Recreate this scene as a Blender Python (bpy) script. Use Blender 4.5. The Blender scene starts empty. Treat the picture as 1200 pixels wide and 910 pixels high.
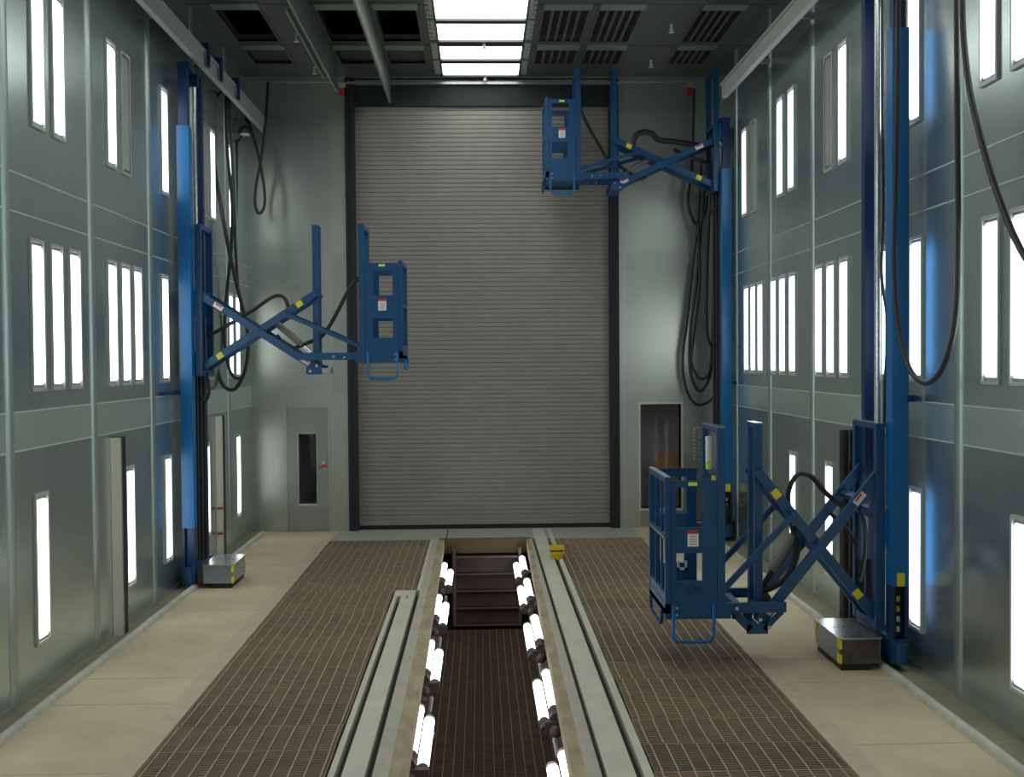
import bpy, math, random
from mathutils import Vector, Matrix
rnd = random.Random(7)
SC = bpy.context.scene
COL = SC.collection
YB = 18.45            # inner face of the end wall
XL, XR = -3.79, 3.93  # inner faces of the side walls
ZC = 7.5              # ceiling
YF = -5.0             # wall behind the camera
ORD = ['zeroth', 'first', 'second', 'third', 'fourth', 'fifth', 'sixth', 'seventh', 'eighth', 'ninth', 'tenth', 'eleventh',
       'twelfth', 'thirteenth', 'fourteenth', 'fifteenth', 'sixteenth', 'seventeenth', 'eighteenth', 'nineteenth', 'twentieth', 'twenty-first']

# ------------------------------------------------------------------ camera
H = 2.8
FPX = 1300.0
fy = Vector((562.5 - 600, 455 - 423, FPX)).normalized()      # world +Y seen in camera (right, up, forward)
roll = 0.0075
up = Vector((-roll, 1, 0)); up.z = -(up.x * fy.x + up.y * fy.y) / fy.z; up.normalize()
xr = fy.cross(up) * -1.0
if xr.x < 0: xr = -xr
# rows: world axes expressed in camera (right, up, forward)
right = Vector((xr.x, fy.x, up.x)); upw = Vector((xr.y, fy.y, up.y)); fwd = Vector((xr.z, fy.z, up.z))
cd = bpy.data.cameras.new('camera'); cam = bpy.data.objects.new('camera', cd); COL.objects.link(cam)
cd.sensor_fit = 'HORIZONTAL'; cd.sensor_width = 36; cd.lens = 36 * FPX / 1200; cd.clip_end = 200; cd.clip_start = .05
M = Matrix(((right.x, upw.x, -fwd.x, 0), (right.y, upw.y, -fwd.y, 0), (right.z, upw.z, -fwd.z, H), (0, 0, 0, 1)))
cam.matrix_world = M
SC.camera = cam

# ------------------------------------------------------------------ materials
MATS = {}
def nd(nt, t, **kw):
    n = nt.nodes.new(t)
    for k, v in kw.items(): setattr(n, k, v)
    return n
def mat(name, color, rough=.5, metal=0.0, noise=0.0, scale=8.0, stretch=(1, 1, 1), bump=0.0, rvar=0.0, spec=.5, cell=None, cellamt=0.0):
    m = bpy.data.materials.new(name); m.use_nodes = True; nt = m.node_tree
    b = nt.nodes['Principled BSDF']; L = nt.links
    b.inputs['Base Color'].default_value = (*color, 1); b.inputs['Roughness'].default_value = rough
    b.inputs['Metallic'].default_value = metal; b.inputs['Specular IOR Level'].default_value = spec
    if noise or bump or rvar or cell:
        g = nd(nt, 'ShaderNodeNewGeometry')
        mp = nd(nt, 'ShaderNodeMapping'); mp.inputs['Scale'].default_value = stretch
        L.new(g.outputs['Position'], mp.inputs['Vector'])
        nz = nd(nt, 'ShaderNodeTexNoise'); nz.inputs['Scale'].default_value = scale; nz.inputs['Detail'].default_value = 5; nz.inputs['Roughness'].default_value = .6
        L.new(mp.outputs['Vector'], nz.inputs['Vector'])
        fac = nz.outputs['Fac']
        if noise or cell:
            r = nd(nt, 'ShaderNodeMapRange'); r.inputs['From Min'].default_value = .25; r.inputs['From Max'].default_value = .75
            r.inputs['To Min'].default_value = 1 - noise; r.inputs['To Max'].default_value = 1 + noise
            L.new(fac, r.inputs['Value']); val = r.outputs['Result']
            if cell:
                dv = nd(nt, 'ShaderNodeVectorMath', operation='DIVIDE'); dv.inputs[1].default_value = cell
                L.new(g.outputs['Position'], dv.inputs[0])
                fl = nd(nt, 'ShaderNodeVectorMath', operation='FLOOR'); L.new(dv.outputs[0], fl.inputs[0])
                wn = nd(nt, 'ShaderNodeTexWhiteNoise'); L.new(fl.outputs[0], wn.inputs['Vector'])
                r2 = nd(nt, 'ShaderNodeMapRange'); r2.inputs['To Min'].default_value = 1 - cellamt; r2.inputs['To Max'].default_value = 1 + cellamt
                L.new(wn.outputs['Value'], r2.inputs['Value'])
                mu = nd(nt, 'ShaderNodeMath', operation='MULTIPLY'); L.new(val, mu.inputs[0]); L.new(r2.outputs['Result'], mu.inputs[1]); val = mu.outputs[0]
            sc = nd(nt, 'ShaderNodeVectorMath', operation='SCALE'); sc.inputs[0].default_value = color
            L.new(val, sc.inputs['Scale']); L.new(sc.outputs[0], b.inputs['Base Color'])
        if rvar:
            r3 = nd(nt, 'ShaderNodeMapRange'); r3.inputs['From Min'].default_value = .3; r3.inputs['From Max'].default_value = .7
            r3.inputs['To Min'].default_value = rough - rvar; r3.inputs['To Max'].default_value = rough + rvar
            L.new(fac, r3.inputs['Value']); L.new(r3.outputs['Result'], b.inputs['Roughness'])
        if bump:
            bp = nd(nt, 'ShaderNodeBump'); bp.inputs['Strength'].default_value = bump; bp.inputs['Distance'].default_value = .01
            L.new(fac, bp.inputs['Height']); L.new(bp.outputs['Normal'], b.inputs['Normal'])
    MATS[name] = m
    return m
def emis(name, color, strength):
    m = bpy.data.materials.new(name); m.use_nodes = True; b = m.node_tree.nodes['Principled BSDF']
    b.inputs['Base Color'].default_value = (.8, .8, .8, 1); b.inputs['Emission Color'].default_value = (*color, 1); b.inputs['Emission Strength'].default_value = strength
    MATS[name] = m; return m
LWALL, LCEIL, LPIT = 9.0, 9.0, 9.0
mat('galv_rib', (.48, .57, .555), rough=.4, metal=.88)
mat('galv_glow_band', (.74, .90, .86), rough=.27, metal=.84, noise=.08, scale=.9)  # paler teal: the glow below the middle lights is put into the colour
mat('seam', (.62, .66, .63), rough=.5, metal=.4)
mat('galv', (.60, .70, .695), rough=.265, metal=.92, noise=.06, scale=.7, stretch=(1.5, 1.5, .3), cell=(50, .975, 1.17), cellamt=.08)
mat('galv_end', (.52, .545, .51), rough=.34, metal=.85, noise=.07, scale=.7, stretch=(1.5, 1.5, .4), cell=(1.22, 50, 2.3), cellamt=.09)
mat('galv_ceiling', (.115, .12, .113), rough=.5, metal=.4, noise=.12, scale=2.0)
mat('galv_trim', (.46, .50, .48), rough=.35, metal=.7, noise=.06, scale=4)
mat('light_frame', (.62, .64, .62), rough=.4, metal=.5)
mat('lamp_frame', (.10, .11, .10), rough=.5, metal=.3)
mat('reflector', (.22, .23, .22), rough=.4, metal=.3)
mat('dead_lens', (.40, .42, .40), rough=.25, noise=.08, scale=6)
mat('concrete_dirty', (.27, .235, .16), rough=.8, noise=.2, scale=4)
mat('concrete_edge', (.49, .41, .30), rough=.8, noise=.12, scale=5)
mat('concrete', (.55, .455, .315), rough=.75, noise=.16, scale=1.6, stretch=(1, .8, 1), bump=.05, spec=.3)
mat('joint', (.44, .355, .23), rough=.8, noise=.2, scale=6)
mat('concrete_apron', (.36, .36, .31), rough=.6, noise=.12, scale=3, bump=.05)
mat('curb_grey', (.44, .40, .335), rough=.65, noise=.15, scale=4)
mat('concrete_curb', (.37, .30, .20), rough=.8, noise=.35, scale=5, stretch=(1.6, .5, 1), bump=.1)
mat('track_plate', (.58, .55, .46), rough=.5, noise=.12, scale=5, stretch=(1, .5, 1))
mat('groove', (.012, .012, .014), rough=.7)
for i, c in enumerate([(.27, .195, .128), (.225, .175, .125), (.30, .21, .135)]):
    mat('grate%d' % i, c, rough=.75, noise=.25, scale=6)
mat('grate_line', (.40, .31, .21), rough=.7, noise=.2, scale=8)
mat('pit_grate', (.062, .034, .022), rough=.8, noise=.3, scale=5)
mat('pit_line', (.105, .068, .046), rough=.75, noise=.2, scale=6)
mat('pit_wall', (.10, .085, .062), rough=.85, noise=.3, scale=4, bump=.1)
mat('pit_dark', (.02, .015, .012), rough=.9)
mat('ladder_steel', (.10, .08, .068), rough=.6, noise=.15, scale=9)
mat('stair_riser', (.055, .043, .038), rough=.7, noise=.2, scale=6)
mat('door_slat', (.25, .238, .22), rough=.5, noise=.06, scale=3)
mat('door_guide', (.014, .018, .021), rough=.75, noise=.1, scale=4)
mat('black', (.01, .01, .011), rough=.5)
mat('rubber', (.022, .022, .024), rough=.45)
mat('dark_brown', (.030, .022, .020), rough=.6, noise=.2, scale=10)
mat('blue', (.004, .135, .39), rough=.33, noise=.06, scale=5, spec=.5)
mat('blue_frame', (.007, .066, .182), rough=.38, noise=.08, scale=6, spec=.5)
mat('blue_dark', (.008, .032, .12), rough=.4, noise=.08, scale=6)
mat('silver', (.55, .58, .60), rough=.22, metal=.85, noise=.06, scale=5)
mat('chrome', (.70, .70, .70), rough=.15, metal=1.0)
mat('box_silver', (.31, .37, .48), rough=.25, metal=.8)
mat('front_steel_reflect', (.10, .082, .075), rough=.22, metal=.5, noise=.5, scale=9)  # dark blotchy reflections on the steel are put into the colour
mat('pit_beam', (.12, .096, .060), rough=.9, noise=.25, scale=5, spec=.1)
mat('fitting_brown', (.10, .078, .074), rough=.55)
mat('cylinder_grey', (.20, .195, .18), rough=.45, metal=.3)
mat('yellow', (.80, .66, .02), rough=.5)
mat('yellow_paint', (.62, .43, .03), rough=.5, noise=.15, scale=20)
mat('sticker_green', (.60, .85, .10), rough=.5)
mat('white', (.75, .75, .73), rough=.5)
mat('red', (.55, .03, .02), rough=.5)
mat('rail_paint', (.42, .43, .42), rough=.45, noise=.06, scale=4)
mat('floor_rail', (.52, .50, .44), rough=.55, noise=.2, scale=6)
mat('leaf_metal', (.34, .36, .34), rough=.42, metal=.7, noise=.08, scale=3)
mat('dark_room', (.75, .69, .75), rough=.9)
mat('cardboard', (.36, .19, .085), rough=.85, noise=.1, scale=6)
mat('plenum', (.008, .007, .010), rough=.9)
mat('filter_grey', (.07, .075, .07), rough=.8, noise=.2, scale=20)
mat('jamb_bright', (.60, .585, .52), rough=.35, metal=.1)
mat('plate_pale', (.30, .345, .31), rough=.4, metal=.6, noise=.1, scale=3)
emis('lamp_wall', (.93, 1.0, .965), LWALL)
emis('lamp_ceiling', (.95, 1.0, .93), LCEIL)
emis('lamp_pit', (1.0, .99, .95), LPIT)
def glass():
    m = bpy.data.materials.new('window_glass'); m.use_nodes = True; nt = m.node_tree; nt.nodes.clear()
    o = nd(nt, 'ShaderNodeOutputMaterial'); mx = nd(nt, 'ShaderNodeMixShader'); tr = nd(nt, 'ShaderNodeBsdfTransparent'); gl = nd(nt, 'ShaderNodeBsdfGlossy')
    tr.inputs['Color'].default_value = (.95, .94, .95, 1); gl.inputs['Roughness'].default_value = .06
    fr = nd(nt, 'ShaderNodeFresnel'); fr.inputs['IOR'].default_value = 1.2
    nt.links.new(fr.outputs[0], mx.inputs[0]); nt.links.new(tr.outputs[0], mx.inputs[1]); nt.links.new(gl.outputs[0], mx.inputs[2]); nt.links.new(mx.outputs[0], o.inputs[0])
    MATS['glass'] = m
glass()

# ------------------------------------------------------------------ mesh builder
class MB:
    def __init__(s): s.v = []; s.f = []; s.m = []; s.mats = []; s.sm = []
    def _mi(s, m):
        if m not in s.mats: s.mats.append(m)
        return s.mats.index(m)
    def add(s, vs, fs, m, smooth=False):
        b = len(s.v); s.v += [tuple(v) for v in vs]; i = s._mi(m)
        for f in fs: s.f.append(tuple(b + k for k in f)); s.m.append(i); s.sm.append(smooth)
    def box(s, x0, x1, y0, y1, z0, z1, m):
        if x0 > x1: x0, x1 = x1, x0
        if y0 > y1: y0, y1 = y1, y0
        if z0 > z1: z0, z1 = z1, z0
        vs = [(x, y, z) for z in (z0, z1) for y in (y0, y1) for x in (x0, x1)]
        s.add(vs, [(0, 2, 3, 1), (4, 5, 7, 6), (0, 1, 5, 4), (2, 6, 7, 3), (0, 4, 6, 2), (1, 3, 7, 5)], m)
        return s
    def bar(s, p0, p1, w, y0, y1, m):
        """box bar from p0 to p1 in the XZ plane ((x,z) pairs), width w in that plane, from y0 to y1"""
        a = Vector(p0); b = Vector(p1); d = (b - a).normalized(); n = Vector((-d.y, d.x)) * w / 2
        q = [a - n, b - n, b + n, a + n]
        vs = [(p.x, y0, p.y) for p in q] + [(p.x, y1, p.y) for p in q]
        s.add(vs, [(0, 1, 2, 3), (7, 6, 5, 4), (0, 4, 5, 1), (1, 5, 6, 2), (2, 6, 7, 3), (3, 7, 4, 0)], m); return s
    def prism(s, pts, y0, y1, m):
        """polygon of (x,z) points extruded along y"""
        n = len(pts)
        vs = [(x, y0, z) for x, z in pts] + [(x, y1, z) for x, z in pts]
        s.add(vs, [tuple(range(n)), tuple(range(2 * n - 1, n - 1, -1))] + [(i, i + n, (i + 1) % n + n, (i + 1) % n) for i in range(n)], m); return s
    def tube(s, pts, r, m, seg=8, cap=True, radii=None):
        pts = [Vector(p) for p in pts]; n = len(pts); rings = []
        t0 = (pts[1] - pts[0]).normalized()
        ref = Vector((0, 0, 1)) if abs(t0.z) < .9 else Vector((0, 1, 0))
        nrm = (ref - t0 * ref.dot(t0)).normalized()
        for i, p in enumerate(pts):
            t = (pts[min(i + 1, n - 1)] - pts[max(i - 1, 0)]).normalized()
            nrm = (nrm - t * nrm.dot(t)).normalized(); bn = t.cross(nrm)
            rr = radii[i] if radii else r
            rings.append([p + (nrm * math.cos(a) + bn * math.sin(a)) * rr for a in (2 * math.pi * k / seg for k in range(seg))])
        vs = [v for rg in rings for v in rg]; fs = []
        for i in range(n - 1):
            for k in range(seg):
                a = i * seg + k; b = i * seg + (k + 1) % seg
                fs.append((a, a + seg, b + seg, b))
        s.add(vs, fs, m, True)
        if cap:
            b0 = len(s.v)
            s.add(rings[0], [tuple(range(seg))], m); s.add(rings[-1], [tuple(range(seg - 1, -1, -1))], m)
        return s
    def cyl(s, p0, p1, r, m, seg=14): return s.tube([p0, p1], r, m, seg)
    def ball(s, c, r, m, seg=12, rings=8, sx=1, sy=1, sz=1):
        vs = [(c[0], c[1], c[2] + r * sz)]
        for i in range(1, rings):
            a = math.pi * i / rings
            for k in range(seg):
                b = 2 * math.pi * k / seg
                vs.append((c[0] + r * sx * math.sin(a) * math.cos(b), c[1] + r * sy * math.sin(a) * math.sin(b), c[2] + r * sz * math.cos(a)))
        vs.append((c[0], c[1], c[2] - r * sz)); fs = []
        for k in range(seg): fs.append((0, 1 + k, 1 + (k + 1) % seg))
        for i in range(rings - 2):
            for k in range(seg):
                a = 1 + i * seg + k; b = 1 + i * seg + (k + 1) % seg
                fs.append((a, a + seg, b + seg, b))
        last = len(vs) - 1; o = 1 + (rings - 2) * seg
        for k in range(seg): fs.append((last, o + (k + 1) % seg, o + k))
        s.add(vs, fs, m, True); return s
    def build(s, name, parent=None, origin=None, label=None):
        """link as ONE mesh object; coordinates are world coordinates, origin defaults to the parent's location"""
        o = Vector(origin) if origin else (Vector(parent['_w']) if parent is not None and '_w' in parent else Vector((0, 0, 0)))
        me = bpy.data.meshes.new(name)
        me.from_pydata([tuple(Vector(v) - o) for v in s.v], [], s.f)
        for m in s.mats: me.materials.append(MATS[m])
        for p, mi, sm in zip(me.polygons, s.m, s.sm): p.material_index = mi; p.use_smooth = sm
        me.update()
        ob = bpy.data.objects.new(name, me); COL.objects.link(ob)
        if parent is not None:
            ob.parent = parent
            pw = Vector(parent['_w']) if '_w' in parent else Vector((0, 0, 0))
            ob.location = o - pw
        else: ob.location = o
        ob['_w'] = tuple(o)
        if label: ob['label'] = label
        return ob
def bx(x0, x1, y0, y1, z0, z1, m): return MB().box(x0, x1, y0, y1, z0, z1, m)
def thing(name, loc, label, cat, group=None):
    o = bpy.data.objects.new(name, None); COL.objects.link(o); o.location = loc; o.empty_display_size = .1
    o['_w'] = tuple(loc); return tag(o, label, cat, group)
def tag(o, label, cat, group=None):
    o['label'] = label; o['category'] = cat
    if group: o['group'] = group
    return o
def struct(name, mb, parent=None, origin=None):
    o = mb.build(name, parent, origin)
    o['kind'] = 'structure'
    return o
def copy_tree(root, loc, label=None):
    r = root.copy(); COL.objects.link(r); r.location = loc; r['_w'] = tuple(loc)
    if label: r['label'] = label
    for ch in list(root.children):
        c = ch.copy(); COL.objects.link(c); c.parent = r
        for g in ch.children:
            d = g.copy(); COL.objects.link(d); d.parent = c
    return r
def smooth(pts, k=6):
    P = [Vector(p) for p in pts]; P = [P[0] * 2 - P[1]] + P + [P[-1] * 2 - P[-2]]; out = []
    for i in range(1, len(P) - 2):
        for j in range(k):
            t = j / k; a, b, c, d = P[i - 1], P[i], P[i + 1], P[i + 2]
            out.append(.5 * ((2 * b) + (c - a) * t + (2 * a - 5 * b + 4 * c - d) * t * t + (3 * b - a - 3 * c + d) * t ** 3))
    out.append(P[-2]); return out

# ------------------------------------------------------------------ floor and pit
PL, PR, PE = -.55, .67, 17.5         # pit edges and pit end
GL0, GL1, GR0, GR1 = -2.38, -1.06, 1.15, 2.52
YT = 13.55                           # where the embedded track on the left starts
fl = MB()
fl.box(-3.60, GL0, YF, YB + .5, -.25, 0, 'concrete'); fl.box(XL - .3, -3.60, YF, YB + .5, -.25, 0, 'concrete_dirty')
fl.box(GR1, 3.64, YF, YB + .5, -.25, 0, 'concrete'); fl.box(3.64, XR + .3, YF, YB + .5, -.25, 0, 'concrete_dirty')
for y in (7.6, 9.15, 9.9, 12.6, 15.4):
    fl.box(XL, GL0, y, y + .012, 0, .0012, 'joint'); fl.box(GR1, XR, y + .3, y + .312, 0, .0012, 'joint')
for x in (GL0 - .17, GR1): fl.box(x, x + .17, YF, 17.42, 0, .0014, 'concrete_edge')
struct('floor', fl)
struct('floor', MB().box(GL0, GR1, 17.55, YB + .5, -.22, 0, 'concrete_apron').box(GL0, -.66, 17.42, 17.55, -.22, 0, 'concrete_apron').box(.78, GR1, 17.42, 17.55, -.22, 0, 'concrete_apron'))
def taper(xa0, xa1, xb0, xb1, m):
    # strip from YF (xa) to 17.42 (xb): the pit edges are not quite parallel to the track
    q = MB(); vs = [(x, y, z) for z in (-.14, 0) for x, y in ((xa0, YF), (xa1, YF), (xb1, 17.42), (xb0, 17.42))]
    q.add(vs, [(3, 2, 1, 0), (4, 5, 6, 7), (0, 1, 5, 4), (1, 2, 6, 5), (2, 3, 7, 6), (3, 0, 4, 7)], m); return q
struct('floor', taper(-.755, -.60, -.755, -.68, 'curb_grey')); struct('floor', taper(-.60, -.457, -.68, -.58, 'concrete_curb'))
struct('floor', taper(.62, .80, .765, .80, 'curb_grey')); struct('floor', taper(.463, .62, .71, .765, 'concrete_curb'))
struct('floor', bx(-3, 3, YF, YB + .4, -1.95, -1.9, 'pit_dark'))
struct('floor', bx(GL0, -.76, YF, 17.42, -.62, -.58, 'groove'))
struct('floor', bx(.84, GR1, YF, 17.42, -.62, -.58, 'groove'))
# embedded track plates with their grooves
t = MB()
t.box(-.962, -.805, YF, YT - .33, -.2, .004, 'track_plate'); t.box(-1.055, -1.012, YF, YT - .33, -.2, .004, 'track_plate')
t.box(-1.055, -.805, YT - .33, YT, -.2, .004, 'track_plate'); t.box(-1.012, -.962, YF, YT - .33, -.2, -.07, 'groove'); t.box(-.805, -.755, YF, YT, -.2, -.07, 'groove')
t.box(-.90, -.885, YT - .45, YT - .33, .0041, .006, 'groove')
struct('trim_1', t)
t = MB()
t.box(.835, 1.03, YF, YB - .02, -.2, .004, 'track_plate'); t.box(1.085, 1.148, YF, YB - .02, -.2, .004, 'track_plate')
t.box(.80, .835, YF, YB - .02, -.2, -.07, 'groove'); t.box(1.03, 1.085, YF, YB - .02, -.2, -.07, 'groove')
struct('trim_2', t)
struct('trim_3', bx(-.80, -.757, YT, 17.42, -.14, .003, 'track_plate'))
# thin seam between the apron halves
s = MB(); s.box(-.565, -.55, 17.45, YB - .02, 0, .003, 'groove'); struct('trim_4', s)
# pit walls
struct('wall_pit_west', bx(-.80, -.66, YF, 18.2, -1.95, -.14, 'pit_wall'))
struct('wall_pit_east', bx(.78, .92, YF, 18.2, -1.95, -.14, 'pit_wall'))
e = MB(); e.box(-.66, .78, 17.46, 17.55, -.23, 0, 'pit_beam'); e.box(-.66, .78, 17.85, 18.2, -1.95, -.2, 'pit_dark')
struct('wall_pit_end', e)

def grating(x0, x1, pitch_y, gx, zt, mbar, mline, bar=.03):
    g = MB(); ln = pitch_y - (.006 if zt < -1 else .014)
    nb = int(ln / bar)
    for i in range(nb + 1):
        y = ln * i / nb
        g.box(x0, x1, y - .006, y + .006, zt - .03, zt - .004, mbar)
    n = int((x1 - x0) / gx)
    o = ((x1 - x0) - n * gx) / 2
    for i in range(n + 1):
        x = x0 + o + i * gx
        g.box(x - .0048, x + .0048, 0, ln, zt - .012, zt, mline)
    g.box(x0, x0 + .006, 0, ln, zt - .032, zt - .002, mbar); g.box(x1 - .006, x1, 0, ln, zt - .032, zt - .002, mbar)
    return g
PITCH = .553
def grate_row(x0, x1, ys, label, group, zt=-.002, mline='grate_line', gx=.112, pit=False, jit=.008):
    protos = []
    for k in range(1 if pit else 3):
        protos.append(None)
    for i, y in enumerate(ys):
        k = 0 if pit else rnd.choice((0, 0, 1, 2))
        lab = label % ORD[i + 1]
        loc = (rnd.uniform(-jit, jit), y, 0)
        if protos[k] is None:
            g = grating(x0 + .014, x1 - .014, PITCH, gx, zt, 'pit_grate' if pit else 'grate%d' % k, mline)
            o = g.build('floor_grating', origin=(0, 0, 0)); protos[k] = o
        else:
            o = protos[k].copy(); COL.objects.link(o)
        o.location = loc
        tag(o, lab, 'grating', group)
top = 17.42
ysl = [top - PITCH * (i + 1) for i in range(22)]
far = [y for y in ysl if y > YT - .03]; near = [y for y in ysl if y <= YT - .03]
def left_rows():
    lab = 'brown bar grating left of the pit, %s panel from the rolling door'
    protos = {}
    for i, y in enumerate(ysl):
        k = rnd.choice((0, 0, 1, 2)); wide = y > YT - .03
        if (k, wide) not in protos:
            g = grating(GL0 + .014, (-.80 if wide else GL1) - .014, PITCH, .112, -.002, 'grate%d' % k, 'grate_line')
            o = g.build('floor_grating', origin=(0, 0, 0)); protos[(k, wide)] = o
        else:
            o = protos[(k, wide)].copy(); COL.objects.link(o)
        o.location = (rnd.uniform(-.008, .008), y, 0)
        tag(o, lab % (ORD[i + 1] if i < 21 else 'twenty-second'), 'grating', 'grating panels left of the pit')
left_rows()
grate_row(GR0, GR1, ysl[:21], 'brown bar grating right of the pit, %s panel from the rolling door', 'grating panels right of the pit')
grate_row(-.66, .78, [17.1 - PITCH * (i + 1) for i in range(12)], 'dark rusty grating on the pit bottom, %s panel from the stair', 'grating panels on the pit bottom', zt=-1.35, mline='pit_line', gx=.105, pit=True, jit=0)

# steel stair at the pit end
st = thing('pit_stair', (.09, 17.3, -1.35), 'dark steel stair at the far end of the lit pit', 'stair')
for x in (-.43, .60):
    MB().box(x - .025, x + .025, 17.30, 17.42, -1.35, -.12, 'ladder_steel').build('stringer', st)
for i in range(5):
    z = -1.335 + i * .268
    b = MB().box(-.405, .575, 17.30, 17.33, z - .012, z + .012, 'ladder_steel')
    b.box(-.405, .575, 17.33, 17.60, z - .01, z, 'stair_riser')
    b.build('tread', st)
for i in range(4):
    z = -1.335 + i * .268
    MB().box(-.405, .575, 17.40, 17.41, z + .012, z + .256, 'stair_riser').build('riser', st)

# pit lights
def pit_light(side, yn, label):
    """side -1: on the left pit wall, +1: right.  yn: y of the end nearest the camera."""
    xw = -.66 if side < 0 else .78
    xa, xb = (-.565, -.475) if side < 0 else (.63, .54)
    za, zb = -.285, -.385
    r = thing('pit_light', (xw, yn, -.3), label, 'lamp', 'tube lamps along the pit walls')
    for x, z, dy in ((xa, za, 0), (xb, zb, -.02)):
        q = MB().cyl((x, yn + dy + .10, z), (x, yn + dy + 1.22, z), .047, 'lamp_pit', 16)
        q.build('tube', r)
        c = MB().ball((x, yn + dy + .06, z), .058, 'fitting_brown', sy=1.1)
        c.cyl((x, yn + dy - .06, z - .02), (x, yn + dy + .05, z), .04, 'fitting_brown', 12)
        c.build('end_cap', r)
        c = MB().cyl((x, yn + dy + 1.22, z), (x, yn + dy + 1.28, z), .05, 'light_frame', 14)
        c.build('end_ring', r)
    b = MB()
    b.box(xw - side * .002, xw - side * .24, yn - .10, yn - .03, -.43, -.33, 'fitting_brown')
    b.ball((xa, yn - .13, -.40), .055, 'fitting_brown'); b.ball((xw - side * .065, yn - .22, -.46), .05, 'fitting_brown')
    b.box(xw - side * .002, xw - side * .06, yn - .42, yn + .1, -.60, -.42, 'black')
    b.build('bracket', r)
    MB().box(xw - side * .002, xw - side * .24, yn + 1.0, yn + 1.06, -.46, -.43, 'fitting_brown').build('support_arm', r)
    p = MB().tube([(xw - side * .16, yn - .55, -.48), (xw - side * .16, yn - .1, -.48)], .022, 'galv_trim', 8)
    p.build('conduit', r)
for i, y in enumerate((15.5, 13.2, 10.85, 8.55, 6.25)):
    pit_light(-1, y, 'twin tube lamp on the left pit wall, %s from the stair' % ORD[i + 1])
for i, y in enumerate((16.0, 14.2, 11.98, 9.62, 7.35)):
    pit_light(1, y, 'twin tube lamp on the right pit wall, %s from the stair' % ORD[i + 1])

# floor guide rails
for x, w, nm in ((-3.58, 'left', 'long pale steel guide rail on the floor along the left wall'), (3.62, 'right', 'long pale steel guide rail on the floor along the right wall')):
    g = MB(); n = 8
    pts = [(x - .045, 0)] + [(x + .04 * math.cos(a), .02 + .035 * math.sin(a)) for a in (math.pi * (1 - k / n) for k in range(n + 1))] + [(x + .045, 0)]
    g.prism(pts, YF + .2, YB - .25, 'floor_rail')
    o = g.build('guide_rail', origin=(x, 6, 0)); tag(o, nm, 'rail')

# rail stop
rs = MB()
rs.prism([(.96, .17), (1.17, .17), (1.17, .12), (.96, .12)], 15.60, 15.78, 'yellow_paint')
rs.prism([(.965, .095), (1.165, .095), (1.135, .005), (.995, .005)], 15.56, 15.78, 'yellow_paint')
rs.box(.98, 1.15, 15.63, 15.76, .10, .125, 'dark_brown')
ro = thing('rail_stop', (1.065, 15.68, .005), 'yellow steel rail stop on the groove right of the pit', 'rail stop')
rs.build('stop_block', ro)
MB().prism([(1.03, .10), (1.10, .10), (1.065, -.02)], 15.50, 15.585, 'yellow_paint').build('nose', ro)

# ------------------------------------------------------------------ side walls
def side_wall(name, x, sgn, ribs, zs):
    w = MB()
    w.box(x, x + sgn * .25, YF, YB + .4, -.25, ZC + .8, 'galv')
    for z in zs:
        w.box(x + .001 * sgn, x - sgn * .006, YF, YB, z - .006, z + .006, 'seam')
    w.box(x + .001 * sgn, x - sgn * .003, YF, YB, zs[0] + .006, zs[1] - .006, 'galv_glow_band')  # painted glow strip, built as a thin paler sheet
    o = struct(name, w)
    for i, y in enumerate(ribs):
        r = MB(); n = 10
        pts = [(y - .075, 0)] + [(y + .075 * math.cos(a), .05 * math.sin(a)) for a in (math.pi * (1 - k / n) for k in range(n + 1))]
        vs = []; fs = []
        ring = [(y + .075 * math.cos(math.pi * k / n), (.020 * math.sin(math.pi * k / n) + .002)) for k in range(n + 1)]
        for yy, d in ring: vs += [(x - sgn * (d - .002), yy, 0), (x - sgn * (d - .002), yy, ZC)]
        for k in range(n): fs.append((2 * k, 2 * k + 1, 2 * k + 3, 2 * k + 2) if sgn > 0 else (2 * k, 2 * k + 2, 2 * k + 3, 2 * k + 1))
        r.add(vs, fs, 'galv_rib', True)
        struct('wall_%s_rib' % ('left' if sgn < 0 else 'right'), r)
    return o
ribs = [-.72 + 1.95 * i for i in range(-2, 10)]
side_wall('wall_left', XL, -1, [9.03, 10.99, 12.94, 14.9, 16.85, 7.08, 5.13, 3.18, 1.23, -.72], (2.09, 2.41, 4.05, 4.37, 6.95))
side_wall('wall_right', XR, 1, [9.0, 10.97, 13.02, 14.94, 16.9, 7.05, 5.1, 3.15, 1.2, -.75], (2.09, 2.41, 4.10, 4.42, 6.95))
struct('wall_front', bx(XL - .2, XR + .2, YF - .2, YF, -2, ZC + .8, 'galv_end'))
# thin galvanised strips at the wall feet
struct('baseboard_left', bx(XL, XL + .008, YF, YB - .01, 0, .05, 'galv'))
struct('baseboard_right', bx(XR - .008, XR, YF, YB - .01, 0, .05, 'galv'))

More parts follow.
